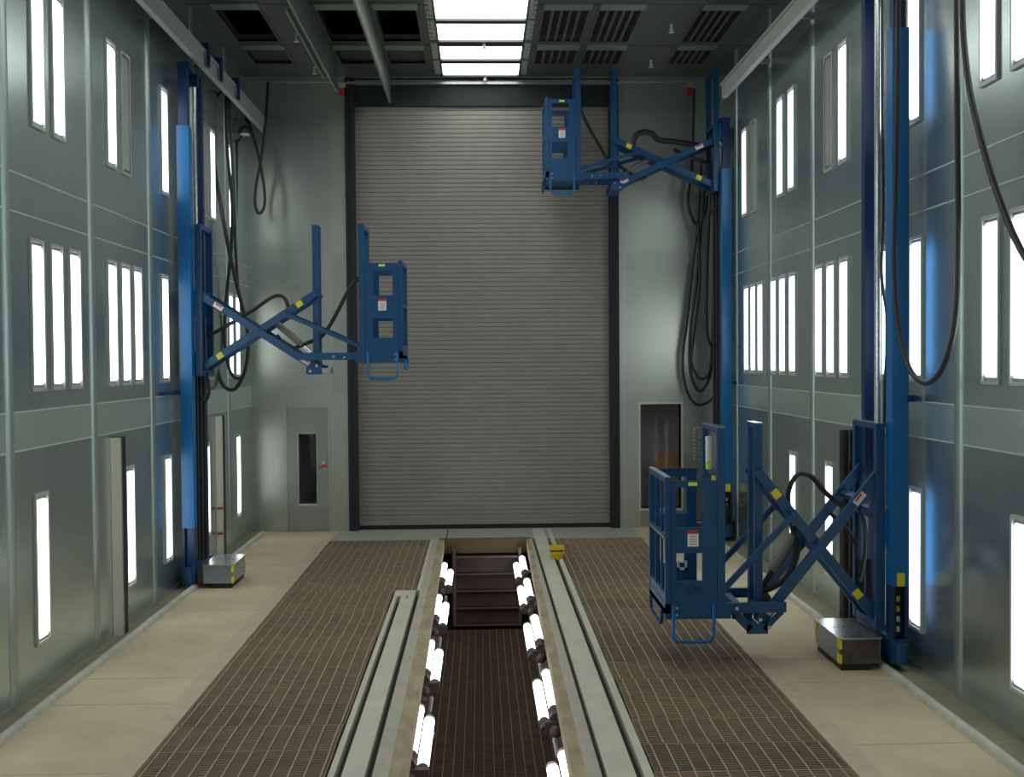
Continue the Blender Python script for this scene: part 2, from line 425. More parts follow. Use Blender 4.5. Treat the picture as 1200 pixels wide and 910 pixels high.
# end wall with openings
DX0, DX1, DZ = -2.18, 2.31, 7.47
EL = (-3.01, -2.72, .46, 1.62)       # window in the left exit door
WR = (2.67, 3.35, .32, 2.06)         # glazed opening right of the rolling door
def holed(x0, x1, z0, z1, holes, y0, y1, m):
    w = MB()
    xs = sorted({x0, x1, *[h[0] for h in holes], *[h[1] for h in holes]}); zs = sorted({z0, z1, *[h[2] for h in holes], *[h[3] for h in holes]})
    for a, b in zip(xs, xs[1:]):
        for c, d in zip(zs, zs[1:]):
            if any(h[0] <= a and b <= h[1] and h[2] <= c and d <= h[3] for h in holes): continue
            w.box(a, b, y0, y1, c, d, m)
    return w
ew = holed(XL - .2, XR + .2, -.2, ZC + .8, [(DX0, DX1, -.2, DZ), EL, WR], YB, YB + .2, 'galv_end')
for z in (2.4, 4.35):
    ew.box(XL, DX0, YB - .006, YB, z - .01, z + .01, 'galv_trim'); ew.box(DX1, XR, YB - .006, YB, z - .01, z + .01, 'galv_trim')
ew.box(XL, XR, YB - .02, YB, 7.40, 7.44, 'galv_trim'); 
struct('wall_back', ew)

# rolling door
d1 = bpy.data.objects.new('door_1', None); COL.objects.link(d1); d1['kind'] = 'structure'; d1['_w'] = (0, 0, 0)
c = MB(); n = 92; z0 = .16; ph = (7.03 - z0) / n
vs = []; fs = []
prof = []
for i in range(n):
    z = z0 + i * ph
    prof += [(.004, z), (-.007, z + ph * .09), (-.009, z + ph * .5), (-.007, z + ph * .88), (.004, z + ph * .93)]
prof.append((0, 7.03))
for dy, z in prof: vs += [(-2.04, YB + .10 + dy, z), (2.17, YB + .10 + dy, z)]
for i in range(len(prof) - 1): fs.append((2 * i, 2 * i + 1, 2 * i + 3, 2 * i + 2))
c.add(vs, fs, 'door_slat'); c.box(-2.04, 2.17, YB + .12, YB + .16, .1, 7.03, 'door_slat')
struct('door_1_curtain', c, d1)
struct('door_1_bottom_bar', bx(-2.03, 2.16, YB + .06, YB + .14, .075, .165, 'door_slat'), d1)
struct('door_1_seal', bx(-2.03, 2.16, YB + .08, YB + .12, .0, .075, 'black'), d1)
g = MB(); g.box(DX0 - .01, -2.035, YB - .05, YB + .2, 0, DZ, 'door_guide'); g.box(DX0 + .05, DX0 + .07, YB - .055, YB - .05, 0, DZ, 'black')
struct('door_1_guide', g, d1)
g = MB(); g.box(2.165, DX1 + .01, YB - .05, YB + .2, 0, DZ, 'door_guide'); g.box(DX1 - .07, DX1 - .05, YB - .055, YB - .05, 0, DZ, 'black')
struct('door_1_guide', g, d1)
g = MB(); g.box(-2.035, 2.165, YB + .02, YB + .2, 7.02, 7.47, 'door_guide'); g.box(DX0, DX1, YB - .06, YB + .02, 7.36, 7.40, 'galv_trim')
struct('door_1_hood', g, d1)
struct('door_1_backing', bx(-2.4, 2.5, YB + .3, YB + .35, 0, 7.6, 'pit_dark'), d1)

# exit door left of the rolling door
d2 = bpy.data.objects.new('door_2', None); COL.objects.link(d2); d2['kind'] = 'structure'; d2['_w'] = (0, 0, 0)
lf = holed(-3.20, -2.53, .01, 2.06, [EL], YB - .03, YB - .001, 'leaf_metal'); struct('door_2_leaf', lf, d2)
fr = MB(); fr.box(-3.26, -3.20, YB - .045, YB - .001, 0, 2.12, 'galv_trim'); fr.box(-2.53, -2.49, YB - .02, YB - .001, 0, 2.08, 'galv_end'); fr.box(-3.20, -2.53, YB - .02, YB - .001, 2.06, 2.09, 'galv_end')
struct('door_2_frame', fr, d2)
wf = MB(); x0, x1, a, b = EL
wf.box(x0 - .025, x0, YB - .045, YB - .03, a - .03, b + .02, 'galv_trim'); wf.box(x1, x1 + .02, YB - .04, YB - .03, a - .03, b + .02, 'galv_trim')
wf.box(x0, x1, YB - .045, YB - .03, a - .03, a, 'light_frame'); wf.box(x0, x1, YB - .04, YB - .03, b, b + .02, 'galv_trim')
struct('door_2_window_frame', wf, d2)
struct('door_2_pane', bx(x0, x1, YB + .01, YB + .016, a, b, 'glass'), d2)
hd = MB(); hd.box(-2.62, -2.58, YB - .06, YB - .03, 1.05, 1.17, 'light_frame'); hd.cyl((-2.60, YB - .06, 1.10), (-2.60, YB - .11, 1.10), .018, 'red', 10)
hd.bar((-2.66, 1.06), (-2.54, 1.10), .035, YB - .13, YB - .10, 'red')
struct('door_2_handle', hd, d2)
# glazed opening on the right and the dark rooms behind
w1 = bpy.data.objects.new('window_1', None); COL.objects.link(w1); w1['kind'] = 'structure'; w1['_w'] = (0, 0, 0)
x0, x1, a, b = WR
wf = MB()
wf.box(x0 - .035, x0, YB - .02, YB + .2, a - .04, b + .04, 'light_frame'); wf.box(x1, x1 + .035, YB - .02, YB + .2, a - .04, b + .04, 'light_frame')
wf.box(x0, x1, YB - .02, YB + .2, a - .04, a, 'light_frame'); wf.box(x0, x1, YB - .02, YB + .2, b, b + .04, 'light_frame')
struct('window_1_frame', wf, w1); struct('window_1_pane', bx(x0, x1, YB + .05, YB + .056, a, b, 'glass'), w1)
struct('window_1_panel', bx(x0, x1, YB - .012, YB, .03, a - .05, 'leaf_metal'), w1)
for nm, (a0, a1) in (('wall_anteroom', (2.4, 4.4)), ('wall_passage', (-3.9, -2.3))):
    r = MB()
    r.box(a0, a1, YB + 1.0, YB + 1.1, -.1, 3, 'dark_room'); r.box(a0 - .1, a0, YB + .37, YB + 1.1, -.1, 3, 'dark_room'); r.box(a1, a1 + .1, YB + .37, YB + 1.1, -.1, 3, 'dark_room')
    r.box(a0, a1, YB + .37, YB + 1.1, 3, 3.1, 'dark_room'); r.box(a0, a1, YB + .2, YB + 1.1, -.15, -.1, 'dark_room')
    struct(nm, r)
cbx = thing('cardboard_box', (3.25, YB + .55, -.1), 'tall brown cardboard box behind the glazed opening by the rolling door', 'box')
MB().box(3.00, 3.55, YB + .38, YB + .75, -.09, 1.02, 'cardboard').build('carton', cbx)
MB().box(3.01, 3.54, YB + .37, YB + .38, .98, 1.22, 'cardboard').build('flap', cbx)

# door posts on the side walls
def door_post(name, x, sgn, y, label, bright, red):
    o = thing(name, (x, y, 0), label, 'door post')
    d = .08 if sgn < 0 else .115
    q = MB(); f0 = -.08 if sgn < 0 else 0
    pl = [(x - sgn * .002, y + f0), (x - sgn * d, y), (x - sgn * d, y + .02), (x - sgn * .002, y + .02)]
    q.add([(a, b, z) for z in (0, 2.04) for a, b in pl], [(0, 1, 2, 3), (7, 6, 5, 4), (0, 4, 5, 1), (1, 5, 6, 2), (2, 6, 7, 3), (3, 7, 4, 0)], bright); q.build('face_plate', o)
    MB().box(x - sgn * .002, x - sgn * (d + .006), y + .02, y + .14, .0, 2.045, 'black').build('seal', o)
    b = MB()
    if sgn < 0:
        b.box(x + d + .006, x + d - .02, y + .0, y + .02, .0, 2.04, 'galv_trim')
        b.build('edge_strip', o)
    if red:
        for z in (.72, .36):
            MB().box(x + .02, x + .09, y - .10, y - .07, z - .01, z + .02, 'red').build('latch', o, label='red latch')
    if sgn > 0:
        for k in (.03, .06, .09):
            b.box(x - k, x - k - .006, y - .006, y, .0, 2.04, 'galv_trim' if k == .06 else 'black')
        b.build('edge_strip', o)
        h = MB()
        for z in (.5, 1.45, 1.6): h.cyl((x - .07, y - .02, z), (x - .07, y - .02, z + .1), .015, 'dark_brown', 8)
        h.build('hinge', o)
door_post('door_post', XL, -1, 11.53, 'tall bright metal door post on the left wall before the blue lift', 'jamb_bright', False)
door_post('door_post', XL, -1, 16.02, 'tall metal door post with red latches beyond the blue lift', 'jamb_bright', True)
door_post('door_post', XR, 1, 11.52, 'dark brown door post on the right wall behind the nearest lift', 'dark_brown', False)

# ------------------------------------------------------------------ ceiling
cols = [(-3.48, -2.90), (-2.13, -1.55), (-1.37, -.82), (.90, 1.50), (1.65, 2.21), (3.02, 3.56)]
rows = [(16.87, 17.64), (14.97, 16.43), (13.07, 14.53), (11.17, 12.63), (9.27, 10.73)]
holes = [(a, b, c_, d_) for a, b in cols for c_, d_ in rows]
ce = MB()
xs = sorted({XL - .2, XR + .2, *[q for p in cols for q in p]}); ys = sorted({YF, YB + .4, *[q for p in rows for q in p]})
for a, b in zip(xs, xs[1:]):
    for c_, d_ in zip(ys, ys[1:]):
        if any(h[0] <= a and b <= h[1] and h[2] <= c_ and d_ <= h[3] for h in holes): continue
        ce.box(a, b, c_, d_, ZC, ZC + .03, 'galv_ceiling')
for z_ in (14.75, 16.65): ce.box(XL, XR, z_ - .01, z_ + .01, ZC - .008, ZC, 'galv_ceiling')
struct('ceiling', ce)
struct('ceiling_plenum', bx(XL - .2, XR + .2, YF, YB + .4, ZC + .45, ZC + .8, 'plenum'))
for i, (a, b) in enumerate(cols):
    side = 'left' if i < 3 else 'right'
    for j, (c_, d_) in enumerate(rows[:3]):
        nm = ['row nearest rolling door', 'second row from rolling door', 'third row from rolling door'][j]
        which = {'left': ['by left wall', 'between two baffles', 'left of lamps'], 'right': ['right of lamps', 'second right of lamps', 'by right wall']}[side][i % 3]
        dark = side == 'left' and j > 0
        o = thing('ceiling_vent', ((a + b) / 2, (c_ + d_) / 2, ZC), ('open black' if dark else 'grey filter' if side == 'left' else 'slotted metal') + ' ceiling vent %s, %s' % (which, nm), 'vent', 'ceiling vents')
        f = MB()
        f.box(a - .03, a, c_, d_, ZC - .012, ZC + .10, 'galv_ceiling'); f.box(b, b + .03, c_, d_, ZC - .012, ZC + .10, 'galv_ceiling')
        f.box(a - .03, b + .03, d_, d_ + .03, ZC - .012, ZC + .10, 'galv_ceiling'); f.box(a - .03, b + .03, c_ - .03, c_, ZC - .012, ZC + .10, 'galv_ceiling')
        f.build('frame', o)
        l = MB(); l.box(a - .01, b + .03, c_ - .30, c_ - .06, ZC - .03, ZC - .004, 'plate_pale'); l.build('lip', o)
        if side == 'right':
            g = MB(); n = 5
            for k in range(1, n - 1 + 1):
                x = a + (b - a) * k / n; g.box(x - .02, x + .02, c_, d_, ZC - .005, ZC + .02, 'galv_ceiling')
            m_ = int((d_ - c_) / .075)
            for k in range(m_): 
                y = c_ + (d_ - c_) * (k + .5) / m_; g.box(a, b, y - .005, y + .005, ZC + .005, ZC + .009, 'galv_ceiling')
            g.build('grille', o)
        elif not dark:
            bx(a, b, c_, d_, ZC + .06, ZC + .08, 'filter_grey').build('filter_panel', o)
# hanging baffles
struct('trim_5', bx(-1.46, -1.43, YF, YB - .08, 7.04, ZC, 'plate_pale'))
b = bx(-2.24, -2.21, YF, 17.7, 7.06, ZC, 'plate_pale'); 
for y in (14.9, 16.7): b.box(-2.21, -2.2, y, y + .02, 7.06, ZC, 'galv_trim')
struct('trim_6', b)
# ceiling lamps
def ceiling_lamp(y0, y1, label):
    x0, x1 = -.56, .66
    o = thing('ceiling_light', ((x0 + x1) / 2, (y0 + y1) / 2, ZC), label, 'lamp', 'ceiling lamps above the pit')
    f = MB()
    f.box(x0 - .03, x0, y0 - .03, y1 + .03, ZC - .06, ZC, 'lamp_frame'); f.box(x1, x1 + .03, y0 - .03, y1 + .03, ZC - .06, ZC, 'lamp_frame')
    f.box(x0, x1, y0 - .03, y0, ZC - .06, ZC, 'lamp_frame'); f.box(x0, x1, y1, y1 + .03, ZC - .06, ZC, 'lamp_frame'); f.build('frame', o)
    bx(x0, x1, y0, y1, ZC - .03, ZC - .005, 'lamp_ceiling').build('lens', o)
    for x, sg in ((x0 - .03, -1), (x1 + .03, 1)):
        k = MB(); k.box(x, x + sg * .05, y0, y1, ZC - .02, ZC, 'light_frame')
        for q in range(5): 
            yy = y0 + .05 + (y1 - y0 - .1) * q / 4; k.box(x + sg * .02, x + sg * .10, yy - .025, yy + .025, ZC - .035, ZC, 'light_frame')
        k.build('side_clips', o)
cl = [(17.46, 18.21), (16.5, 17.27), (15.41, 16.26), (14.35, 15.26)] + [(14.35 - 1.06 * k, 15.24 - 1.06 * k) for k in range(1, 10)]
for i, (a, b) in enumerate(cl): ceiling_lamp(a, b, 'bright square-edged ceiling lamp above the pit, %s from the rolling door' % ORD[i + 1])
# sprinklers
def sprinkler_head(mb, x, y, z):
    mb.cyl((x, y, z), (x, y, z - .06), .018, 'white', 8); mb.ball((x, y, z - .075), .028, 'white', 8, 6); mb.cyl((x, y, z - .11), (x, y, z - .115), .04, 'white', 10)
for x, y, lb in ((.10, 16.38, 'small white sprinkler head between two ceiling lamps'), (.12, 18.28, 'small white sprinkler head at the end of the ceiling lamps'), (2.72, 15.6, 'small white sprinkler head on the ceiling between slotted vents'), (2.72, 17.45, 'small white sprinkler head near the right end of the rolling door')):
    m = MB(); sprinkler_head(m, x, y, ZC - .001); o = m.build('ceiling_sprinkler', origin=(x, y, ZC)); tag(o, lb, 'sprinkler')
sp = thing('sprinkler_pipe', (-2.48, 16, ZC), 'thin pale sprinkler pipe under the ceiling beside the hanging baffle', 'pipe')
MB().tube([(-2.48, 14.6, 7.38), (-2.48, 18.0, 7.38)], .025, 'galv_trim', 8).build('pipe', sp)
for y in (14.9, 16.6, 17.9): MB().cyl((-2.48, y, 7.38), (-2.48, y, ZC), .012, 'galv_trim', 8).build('hanger', sp)
for y in (15.72, 17.45):
    m = MB(); sprinkler_head(m, -2.53, y, 7.40); m.build('sprinkler_nozzle', sp)
# alarm horns high on the end wall
for x, lb in ((-2.22, 'small red and white alarm strobe high on the wall left of the door'), (3.52, 'small red and white alarm strobe high in the right corner')):
    o = thing('alarm_strobe', (x, YB, 7.25), lb, 'alarm')
    MB().box(x - .055, x + .055, YB - .05, YB - .001, 7.18, 7.30, 'red').build('horn', o)
    MB().box(x - .05, x + .05, YB - .07, YB - .001, 7.30, 7.38, 'dead_lens').build('strobe', o)
# overhead guide rails
for x, sg, y1, lb in ((-3.5, -1, YB - .06, 'pale steel overhead guide rail along the left wall'), (3.55, 1, 16.0, 'pale steel overhead guide rail along the right wall')):
    o = thing('overhead_guide_rail', (x, 8, 6.65), lb, 'rail')
    m = MB(); m.box(x - .035, x + .035, YF + .1, y1, 6.56, 6.76, 'rail_paint'); m.box(x - .06, x + .06, YF + .1, y1, 6.74, 6.77, 'rail_paint'); m.build('beam', o)
    for y in (1, 5.2, 9.0, 12.95, 14.9, 17.5):
        if y < y1:
            xw = XL if sg < 0 else XR
            MB().box(x, xw - sg * .001, y - .03, y + .03, 6.77, 6.83, 'galv_trim').build('wall_bracket', o)

# ------------------------------------------------------------------ wall lights
FW, FH = .30, 1.30
def light_proto(sgn, lit):
    """fixture lying in the YZ plane; sgn -1 left wall (faces +X), +1 right wall; origin at wall, bottom centre"""
    n = -sgn
    o = bpy.data.objects.new('wall_light', None); COL.objects.link(o); o['_w'] = (0, 0, 0)
    f = MB(); w = FW / 2; t = .028
    for a, b, c_, d_ in ((-w, -w + t, 0, FH), (w - t, w, 0, FH), (-w + t, w - t, 0, t), (-w + t, w - t, FH - t, FH)):
        f.box(n * .001, n * .022, a, b, c_, d_, 'light_frame')
    f.box(n * .001, n * .004, -w + t, w - t, t, FH - t, 'reflector')
    f.build('frame', o)
    l = MB(); yy = w - t - .012
    zz0, zz1 = t + .03, FH - t - .03
    ch = .03
    pts = [(-yy, zz0 + ch), (-yy + ch, zz0), (yy - ch, zz0), (yy, zz0 + ch), (yy, zz1 - ch), (yy - ch, zz1), (-yy + ch, zz1), (-yy, zz1 - ch)]
    vs = [(n * .005, a, b) for a, b in pts] + [(n * .014, a, b) for a, b in pts]; k = len(pts)
    fs = [tuple(range(k, 2 * k)) if n > 0 else tuple(range(2 * k - 1, k - 1, -1))] + [(i, (i + 1) % k, (i + 1) % k + k, i + k) for i in range(k)]
    l.add(vs, fs, 'lamp_wall' if lit else 'dead_lens'); l.build('lens', o)
    return o
PROTO = {}
def wall_lights(sgn, row, z, ys):
    x = XL if sgn < 0 else XR; side = 'left' if sgn < 0 else 'right'
    ys = sorted(ys, key=lambda q: q[0])
    for i, (y, lit) in enumerate(ys):
        lab = '%s strip light, %s row of %s wall, %s from photo\'s %s edge' % ('glowing' if lit else 'unlit', row, side, ORD[i + 1], side)
        key = (sgn, lit)
        if key not in PROTO:
            o = PROTO[key] = light_proto(sgn, lit)
        else:
            o = copy_tree(PROTO[key], (0, 0, 0))
        o.location = (x, y, z); o['_w'] = (x, y, z)
        tag(o, lab, 'lamp', '%s row lights on the %s wall' % (row, side))
T, F_ = True, False
def off_frame(sgn, rows_):
    x = XL if sgn < 0 else XR; side = 'left' if sgn < 0 else 'right'
    for row, z, ys in rows_:
        for y in ys:
            o = copy_tree(PROTO[(sgn, True)], (x, y, z))
            tag(o, 'glowing strip light, %s row of %s wall, beyond photo\'s %s edge' % (row, side, side), 'lamp', '%s row lights on the %s wall beyond the frame' % (row, side))
wall_lights(-1, 'bottom', .40, [(9.62, T), (12.03, T), (13.48, T), (15.4, T), (17.38, T)])
wall_lights(-1, 'middle', 2.57, [(9.62, T), (10.06, T), (10.5, T), (11.55, T), (11.98, T), (12.4, T), (13.46, T), (15.70, F_), (16.97, T), (17.44, T)])
wall_lights(-1, 'top', 4.82, [(9.70, T), (10.17, T), (11.61, T), (12.08, F_), (13.54, T), (15.44, F_), (15.95, T), (17.08, T)])
wall_lights(1, 'bottom', .34, [(7.92, T), (9.87, T), (12.34, T), (13.79, T)])
wall_lights(1, 'middle', 2.59, [(7.95, T), (8.41, T), (9.87, T), (10.73, T), (11.84, T), (12.29, T), (12.72, T), (13.81, T), (14.27, T), (14.70, T), (15.40, T), (15.80, T), (16.20, T)])
wall_lights(1, 'top', 4.90, [(7.95, T), (8.46, T), (9.92, T), (11.88, T), (12.37, F_), (13.86, T), (14.38, T), (15.82, F_), (16.32, T)])

off_frame(-1, [('bottom', .40, (7.7, 5.75, 3.8)), ('middle', 2.57, (7.7, 8.13, 8.56, 5.75, 6.18, 6.6, 3.8, 4.2)), ('top', 4.82, (7.8, 8.25, 5.85, 6.3))])
off_frame(1, [('bottom', .34, (5.95, 4.0)), ('middle', 2.59, (5.95, 6.4, 6.83, 4.0, 4.45)), ('top', 4.90, (5.95, 6.45))])

# ------------------------------------------------------------------ scissor lifts
def lift(side, Xc, Y0, zc, s, off, label):
    """side -1: on the left wall (reaches towards +X), +1: on the right wall. Xc: carriage x, Y0: nearest face, zc: carriage bottom, s: reach"""
    dz = math.sqrt(1.70 ** 2 - s * s)
    X = lambda u: Xc - side * u
    root = thing('scissor_lift', (Xc, Y0, 0), label, 'lift', 'blue wall mounted scissor lifts')
    def B(mb, u0, u1, v0, v1, w0, w1, m): mb.box(X(u0), X(u1), Y0 + v0, Y0 + v1, w0, w1, m); return mb
    P = lambda u, w: (X(u), w)
    # mast
    m = MB(); B(m, -.205, -.055, 0, .15, .76, 5.72, 'blue')
    post = m.build('mast_post', root)
    if side > 0: m = MB(); B(m, -.17, -.10, -.002, 0, .76, .88, 'yellow'); m.build('warning_tape', post, label='yellow warning tape')
    m = MB(); B(m, -.185, -.075, .03, .13, 5.72, 6.5, 'blue_dark'); B(m, -.19, -.04, .02, .30, 6.42, 6.5, 'blue_dark'); m.build('mast_extension', root)
    m = MB(); B(m, -.205, -.175, .0, .15, .28, .76, 'blue_dark'); B(m, -.085, -.055, .0, .15, .28, .76, 'blue_dark'); B(m, -.175, -.085, .06, .15, .28, .76, 'black' if side > 0 else 'blue_frame')
    for k in range(4 if side > 0 else 0): B(m, -.145, -.115, .05, .062, .34 + k * .09, .39 + k * .09, 'yellow' if k > 1 else 'silver')
    m.build('chain_guide', root)
    m = MB(); B(m, -.205, -.055, -.01, .92, .065, .28, 'blue_frame'); m.cyl((X(-.13), Y0 - .012, .065), (X(-.13), Y0 - .012, .25), .05, 'blue_frame', 12); m.build('foot', root)
    m = MB(); B(m, -.18, -.09, .80, .90, .25, 6.5, 'blue_dark'); m.build('rear_post', root)
    m = MB(); m.cyl((X(-.10), Y0 + .46, .28), (X(-.10), Y0 + .46, 6.45), .032, 'silver', 12); B(m, -.16, -.04, .42, .50, 6.3, 6.45, 'blue_dark'); m.build('lift_ram', root, label='shiny steel ram')
    m = MB()
    for u, v in ((-.09, .36), (-.06, .42), (-.035, .52), (-.05, .60)):
        m.tube([(X(u), Y0 + v, .3), (X(u), Y0 + v, max(zc + .2, .9))], .02, 'rubber', 8)
    m.build('cable_track', root)
    # base box
    m = MB(); B(m, .04, .41, .02, .76, .065, .29, 'box_silver'); B(m, .03, .42, .01, .40, .288, .30, 'silver'); B(m, .03, .42, .42, .77, .288, .30, 'silver'); B(m, .14, .39, .04, .74, .0, .065, 'black')
    bb = m.build('base_box', root)
    if side > 0:
        m = MB(); B(m, .05, .41, .008, .02, .07, .28, 'front_steel_reflect'); m.build('front_plate', bb)
    for w in (.07, .20):
        m = MB(); B(m, .412, .414, .02, .08, w, w + .08, 'yellow'); B(m, .393, .412, .005, .018, w, w + .08, 'yellow'); m.build('corner_tape', bb, label='yellow corner tape')
        m = MB(); B(m, .412, .414, .68, .74, w, w + .08, 'yellow'); m.build('corner_tape', bb, label='yellow corner tape')
    if side < 0:
        m = MB(); B(m, -.02, .04, .005, .02, .08, .24, 'dark_brown'); m.build('control_panel', bb)
    m = MB(); B(m, .0, .06, .2, .7, .07, .12, 'blue_dark'); m.build('roller_axle', root)
    m = MB(); B(m, -.27, -.235, -.55 if side < 0 else -.12, .0, 2.42, 2.46, 'blue_dark'); B(m, -.27, -.20, -.03, .03, 2.41, 2.47, 'blue_dark'); m.build('wall_hook', root)
    # carriage
    cf = MB()
    for v in (.13, .70): B(cf, -.04, .04, v, v + .07, zc - .1, zc + 1.78, 'blue_frame')
    B(cf, -.035, .035, .20, .70, zc + 1.73, zc + 1.78, 'blue_frame'); B(cf, -.035, .035, .20, .70, zc - .1, zc - .03, 'blue_frame'); B(cf, -.03, .03, .20, .70, zc + .9, zc + .96, 'blue_dark')
    car = cf.build('carriage_frame', root)
    m = MB(); B(m, -.09, -.04, .10, .20, zc + .68, zc + .98, 'blue'); m.build('guide_block', car)
    m = MB(); B(m, -.09, -.04, .70, .80, zc + .68, zc + .98, 'blue'); m.build('guide_block', car)
    for w in (zc + 1.02, zc + .60, zc - .14):
        m = MB(); m.cyl((X(-.075), Y0 + .09, w), (X(-.075), Y0 + .12, w), .03, 'silver', 10); m.build('roller', car)
    m = MB(); B(m, -.035, .035, .125, .775, zc + 1.78, zc + 1.79, 'silver' if side > 0 and zc < 1 else 'blue_frame'); m.build('top_cap', car)
    # scissor arms: A rises towards the room (yellow tags), B falls (white and red tags)
    A0, A1, B0, B1 = (0, zc), (s, zc + dz), (0, zc + dz), (s, zc)
    lerp = lambda p, q, t: (p[0] + (q[0] - p[0]) * t, p[1] + (q[1] - p[1]) * t)
    ext = .035 / 1.7
    for nm, p, q, vs in (('A', A0, A1, ((.225, .275), (.585, .635))), ('B', B0, B1, ((.165, .215), (.645, .695)))):
        for k, (v0, v1) in enumerate(vs):
            m = MB(); a, b = lerp(p, q, -ext), lerp(p, q, 1 + ext)
            m.bar(P(*a), P(*b), .088, Y0 + v0, Y0 + v1, 'blue_frame')
            arm = m.build('scissor_arm', root)
            if k == 0:
                for t in ((.14, .84) if nm == 'A' else (.13, .88)):
                    t2 = t + (.05 if nm == 'A' else .075)
                    m = MB(); m.bar(P(*lerp(p, q, t)), P(*lerp(p, q, t2)), .072 if nm == 'A' else .06, Y0 + v0 - .003, Y0 + v0 - .0005, 'yellow' if nm == 'A' else 'white')
                    if nm == 'B':
                        d = Vector((q[0] - p[0], q[1] - p[1])).normalized(); nn = Vector((-d.y, d.x)) * .016
                        if nn.y < 0: nn = -nn
                        a, b = lerp(p, q, t + .012), lerp(p, q, t2 - .012)
                        m.bar(P(a[0] + nn.x, a[1] + nn.y), P(b[0] + nn.x, b[1] + nn.y), .018, Y0 + v0 - .005, Y0 + v0 - .003, 'red')
                    m.build('tag', arm, label='yellow tag' if nm == 'A' else 'white and red warning tag')
    mid = lerp(A0, A1, .5)
    m = MB(); m.cyl((X(mid[0]), Y0 + .155, mid[1]), (X(mid[0]), Y0 + .705, mid[1]), .035, 'blue_frame', 12); m.build('pivot_tube', root)
    c1 = lerp(B0, B1, .16); m = MB(); m.bar(P(c1[0] - .03, c1[1]), P(c1[0] + .03, c1[1] - .03), .05, Y0 + .215, Y0 + .645, 'blue_frame'); m.build('cross_tube', root)
    c1 = lerp(A0, A1, .62); m = MB(); m.bar(P(c1[0] - .03, c1[1]), P(c1[0] + .03, c1[1]), .06, Y0 + .275, Y0 + .585, 'blue_frame'); m.build('cross_tube', root)
    # outer frame
    of = MB()
    for v in (.29, .52): B(of, s - .035, s + .035, v, v + .06, zc - .02, zc + 1.78, 'blue_frame')
    B(of, s - .03, s + .03, .35, .52, zc + 1.735, zc + 1.78, 'blue_frame'); B(of, s - .03, s + .03, .35, .52, zc + .05, zc + .11, 'blue_frame')
    fo = of.build('outer_frame', root)
    m = MB(); B(m, s - .04, s + .04, .285, .585, zc + 1.78, zc + 1.79, 'silver' if side > 0 and zc < 1 else 'blue_frame'); m.build('top_cap', fo)
    br = MB()
    if zc < 1:
        for v0 in (.12, .70):
            br.bar(P(s - .17, zc + .09), P(s - .01, zc - .07), .045, Y0 + v0, Y0 + v0 + .03, 'blue_frame'); br.bar(P(s + .26, zc + .10), P(s + .12, zc - .07), .06, Y0 + v0, Y0 + v0 + .03, 'blue_frame')
            B(br, s - .04, s + .15, v0, v0 + .03, zc - .11, zc - .02, 'blue_frame')
        br.bar(P(s + .235, zc + .12), P(s + .11, zc - .06), .02, Y0 + .15, Y0 + .70, 'silver')
        B(br, s - .03, s + .13, .15, .70, zc - .11, zc - .09, 'blue_frame'); B(br, s + .18, s + .25, .15, .70, zc + .10, zc + .15, 'blue_frame')
    else:
        for v0 in (.12, .70): B(br, s - .10, s + .09, v0, v0 + .03, zc - .09, zc + .02, 'blue_frame')
        B(br, s - .07, s + .06, .15, .70, zc - .09, zc - .06, 'blue_frame')
        if side < 0: B(br, s + .09, s + .20, .14, .40, zc - .08, zc - .01, 'silver')
    br.cyl((X(s - .05), Y0 + .11, zc - .05), (X(s - .05), Y0 + .12, zc - .05), .018, 'silver', 8); br.cyl((X(s + .03), Y0 + .11, zc + .02), (X(s + .03), Y0 + .12, zc + .02), .018, 'silver', 8)
    br.build('pivot_bracket', root)
    # lower arms and links to the cage
    c0 = s + off; c1 = c0 + .54; e = c0 - .36
    for v0 in (.09, .73):
        m = MB(); m.box(X(s - (.18 if zc > 1 else .20)), X(c0 + .09), Y0 + v0, Y0 + v0 + .04, zc + .09, zc + .18, 'blue_frame')
        m.cyl((X(s + .25), Y0 + v0 - .006, zc + .13), (X(s + .25), Y0 + v0, zc + .13), .018, 'silver', 8); m.cyl((X(s + .38), Y0 + v0 - .006, zc + .12), (X(s + .38), Y0 + v0, zc + .12), .018, 'silver', 8)
        m.build('lower_arm', root)
        a = lerp(A0, A1, .74)
        m = MB(); m.bar(P(a[0] - .02, a[1] + .0), P(c0 + .04, zc + .24), .05, Y0 + v0 + .05, Y0 + v0 + .09, 'blue_frame'); m.build('link_arm', root)
    # cage
    pf = MB(); B(pf, c0 - .05, c1, .06, 1.0, zc + .09, zc + .14, 'blue_frame'); B(pf, c0 - .05, c1, .05, .09, zc + .05, zc + .19, 'blue_frame'); B(pf, c0 - .05, c1, .97, 1.01, zc + .05, zc + .19, 'blue_dark'); B(pf, c1 - .02, c1, .06, 1.0, zc + .05, zc + .19, 'blue_frame')
    B(pf, c0 - .02, c1 - .02, .10, .96, zc + .141, zc + .15, 'cylinder_grey')
    fp = pf.build('platform', root)
    m = MB()
    for u in (e + .47, e + .80):
        for w in (zc + .09, zc + .15): m.cyl((X(u), Y0 + .045, w), (X(u), Y0 + .05, w), .014, 'silver', 8)
    m.build('bolt_heads', fp)
